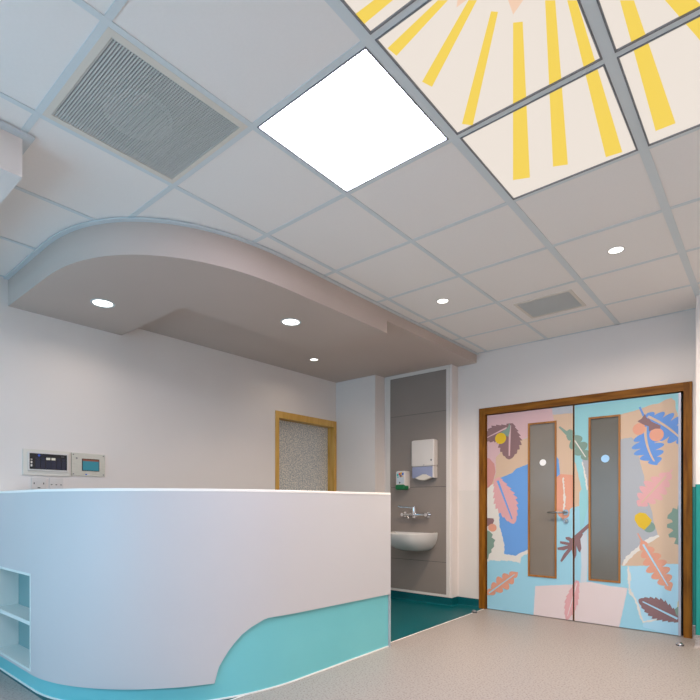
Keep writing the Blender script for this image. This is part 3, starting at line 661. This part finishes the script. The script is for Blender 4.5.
def downlight(x, y, z, r, label, power, big=False, tint=(1, .83, .68)):
    t = thing('downlight', label, 'downlight', (x, y, z), 'round downlights')
    m = MB(); n = 36; rings = []
    for rr_, zz in ((r*1.0, z-.0005), (r*.98, z-.004), (r*.86, z-.004), (r*.80, z-.001)):
        rings.append([(x+rr_*math.cos(2*PI*k/n), y+rr_*math.sin(2*PI*k/n), zz) for k in range(n)])
    rel(m.loft(rings, M['white' if not big else 'lip']), 'trim_ring', t, True)
    rel(MB().disc((x, y, z-.0012), r*.80, M['spot'], 'z', 32), 'lens', t)
    if big:
        m = MB()
        for dx_, dy_ in ((-.02, .01), (.012, -.008), (.028, .02)):
            m.tube([(x+dx_-.012, y+dy_, z-.003), (x+dx_+.012, y+dy_+.006, z-.003)], .005, M['grey'], 8)
        m.disc((x+.03, y+.004, z-.0035), .009, M['bluedot'], 'z', 12)
        rel(m, 'lamp_detail', t)
    L = bpy.data.lights.new('downlight_beam', 'AREA'); L.shape = 'DISK'; L.size = r*1.4; L.energy = power; L.color = tint; L.spread = math.radians(150 if z < 2.6 else 138 if x < -.5 else 164)
    o = bpy.data.objects.new('downlight_beam', L); COL.objects.link(o); o.location = (0, 0, -.008); o.parent = t
    return t
downlight(-2.44, -.385, 2.438, .078, 'large round downlight in the lower bulkhead, left end above the wall switches', P_SOF, True)
downlight(-1.725, .69, 2.438, .078, 'large round downlight in the lower bulkhead, right of the stepped recess', P_SOF, True)
downlight(-2.51, 1.76, 2.533, .045, 'small round downlight in the raised recess of the taupe bulkhead', P_SOF*.6)
downlight(-.905, 1.51, H, .05, 'small round downlight in a ceiling tile close to the bulkhead', P_DL)
downlight(1.5, 1.5, H, .05, 'added unseen round downlight in a ceiling tile beyond the right edge', P_DL)  # out-of-view downlight added to brighten the door wall
downlight(.295, 1.505, H, .05, 'small round downlight in a ceiling tile between the sunburst panels and the double doors', P_DL)
# ------------------------------------------------------------------ air grilles
def grille(i, j, ins, n, label, axis_x, fan):
    x, y = i*.6, j*.6
    t = thing('ceiling_grille', label, 'air vent', (x+.3, y+.3, H), None)
    a, b, c_, d = x+.0125, x+.5875, y+.0125, y+.5875
    ia, ib, ic, id_ = ins
    z0, z1 = H-.005, H+.03
    m = MB(); m.box(a, ia, c_, d, z0, z1, M['cream']).box(ib, b, c_, d, z0, z1, M['cream']).box(ia, ib, c_, ic, z0, z1, M['cream']).box(ia, ib, id_, d, z0, z1, M['cream'])
    if x + .6 > b: pass
    if not fan:
        m = MB(); w = .022
        m.box(ia-w, ia, ic-w, id_+w, z0, z1, M['cream']).box(ib, ib+w, ic-w, id_+w, z0, z1, M['cream']).box(ia, ib, ic-w, ic, z0, z1, M['cream']).box(ia, ib, id_, id_+w, z0, z1, M['cream'])
        mt = MB(); mt.box(x, ia-w, y, y+.6, H, H+.02, M['ceil']).box(ib+w, x+.6, y, y+.6, H, H+.02, M['ceil']).box(ia-w, ib+w, y, ic-w, H, H+.02, M['ceil']).box(ia-w, ib+w, id_+w, y+.6, H, H+.02, M['ceil'])
        mt.build('cut_tile', ce)
    rel(m, 'frame', t)
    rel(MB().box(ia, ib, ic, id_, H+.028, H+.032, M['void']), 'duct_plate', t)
    m = MB()
    if axis_x:
        for k in range(n):
            p = ic + (id_-ic)*(k+.5)/n; h = (id_-ic)/n*.23; m.box(ia, ib, p-h, p+h, H-.002, H+.004, M['slat'])
        q = n
        for k in range(q):
            p = ia + (ib-ia)*(k+.5)/q; h = (ib-ia)/q*.12; m.box(p-h, p+h, ic, id_, H-.0015, H+.001, M['slat'])
    rel(m, 'slats', t)
    if fan:
        m = MB(); cx, cy = (ia+ib)/2-.03, (ic+id_)/2-.02
        for k in range(9):
            u = -.10 + k*.025; w = math.sqrt(max(.0001, .112**2-u*u))
            m.box(cx-w, cx+w, cy+u-.008, cy+u+.006, H+.005, H+.009, M['fan'])
        ring = [[(cx+r*math.cos(2*PI*k/32), cy+r*math.sin(2*PI*k/32), z) for k in range(32)] for r, z in ((.12, H+.01), (.13, H+.01), (.13, H+.027), (.12, H+.027))]
        m.loft(ring + [ring[0]], M['fan']); rel(m, 'duct_spigot', t)
    return t
grille(-2, -2, (-1.16, -.642, -1.163, -.632), 52, 'large cream framed ceiling air grille with a round duct showing through', True, True)
grille(-1, 3, (-.496, -.112, 1.943, 2.293), 34, 'small cream framed ceiling air grille above the double doors', True, False)
# ------------------------------------------------------------------ floor door stops
def stop(x, y, mt, label):
    t = thing('door_stop', label, 'door stop', (x, y, 0), 'chrome floor door stops')
    n = 24; prof = ((.026, .0005), (.026, .006), (.022, .018), (.012, .026), (.002, .028))
    rel(MB().loft([[(x+r*math.cos(2*PI*k/n), y+r*math.sin(2*PI*k/n), z) for k in range(n)] for r, z in prof], mt, True, True), 'dome', t, True)
    rel(MB().loft([[(x+r*math.cos(2*PI*k/n), y+r*math.sin(2*PI*k/n), z) for k in range(n)] for r, z in ((.0265, .006), (.028, .006), (.028, .012), (.0245, .013))], M['black']), 'rubber_ring', t, True)
stop(.49, 2.62, M['chrome'], 'chrome domed floor door stop at the right foot of the door frame')
stop(-1.225, 2.70, M['grey'], 'dark domed floor door stop by the teal floor, left of the doors')
# ================================================================== LIGHT
L = bpy.data.lights.new('daylight', 'AREA'); L.shape = 'RECTANGLE'; L.size = WX1-WX0; L.size_y = WZ1-WZ0; L.energy = P_DAY; L.color = C_DAY
o = bpy.data.objects.new('daylight', L); COL.objects.link(o); o.location = ((WX0+WX1)/2, Y0-.2, (WZ0+WZ1)/2); o.rotation_euler = (PI/2, 0, 0)
wd = bpy.data.worlds.new('sky'); S.world = wd; wd.use_nodes = True
bg = wd.node_tree.nodes['Background']; bg.inputs['Color'].default_value = (.7, .85, 1, 1); bg.inputs['Strength'].default_value = .3
# ================================================================== CAMERA
cd = bpy.data.cameras.new('camera'); cd.sensor_width = 36; cd.lens = 507.2/700*36; cd.shift_x = (350-343.6)/700; cd.shift_y = (503.8-350)/700
cd.clip_start = .02
co = bpy.data.objects.new('camera', cd); COL.objects.link(co); co.location = (1.0407, -1.9473, 1.075); co.rotation_euler = (PI/2, 0, math.radians(40.43))
S.camera = co
vs = S.view_settings; vs.view_transform = 'Standard'; vs.look = 'None'; vs.gamma = 1; vs.exposure = EXPO
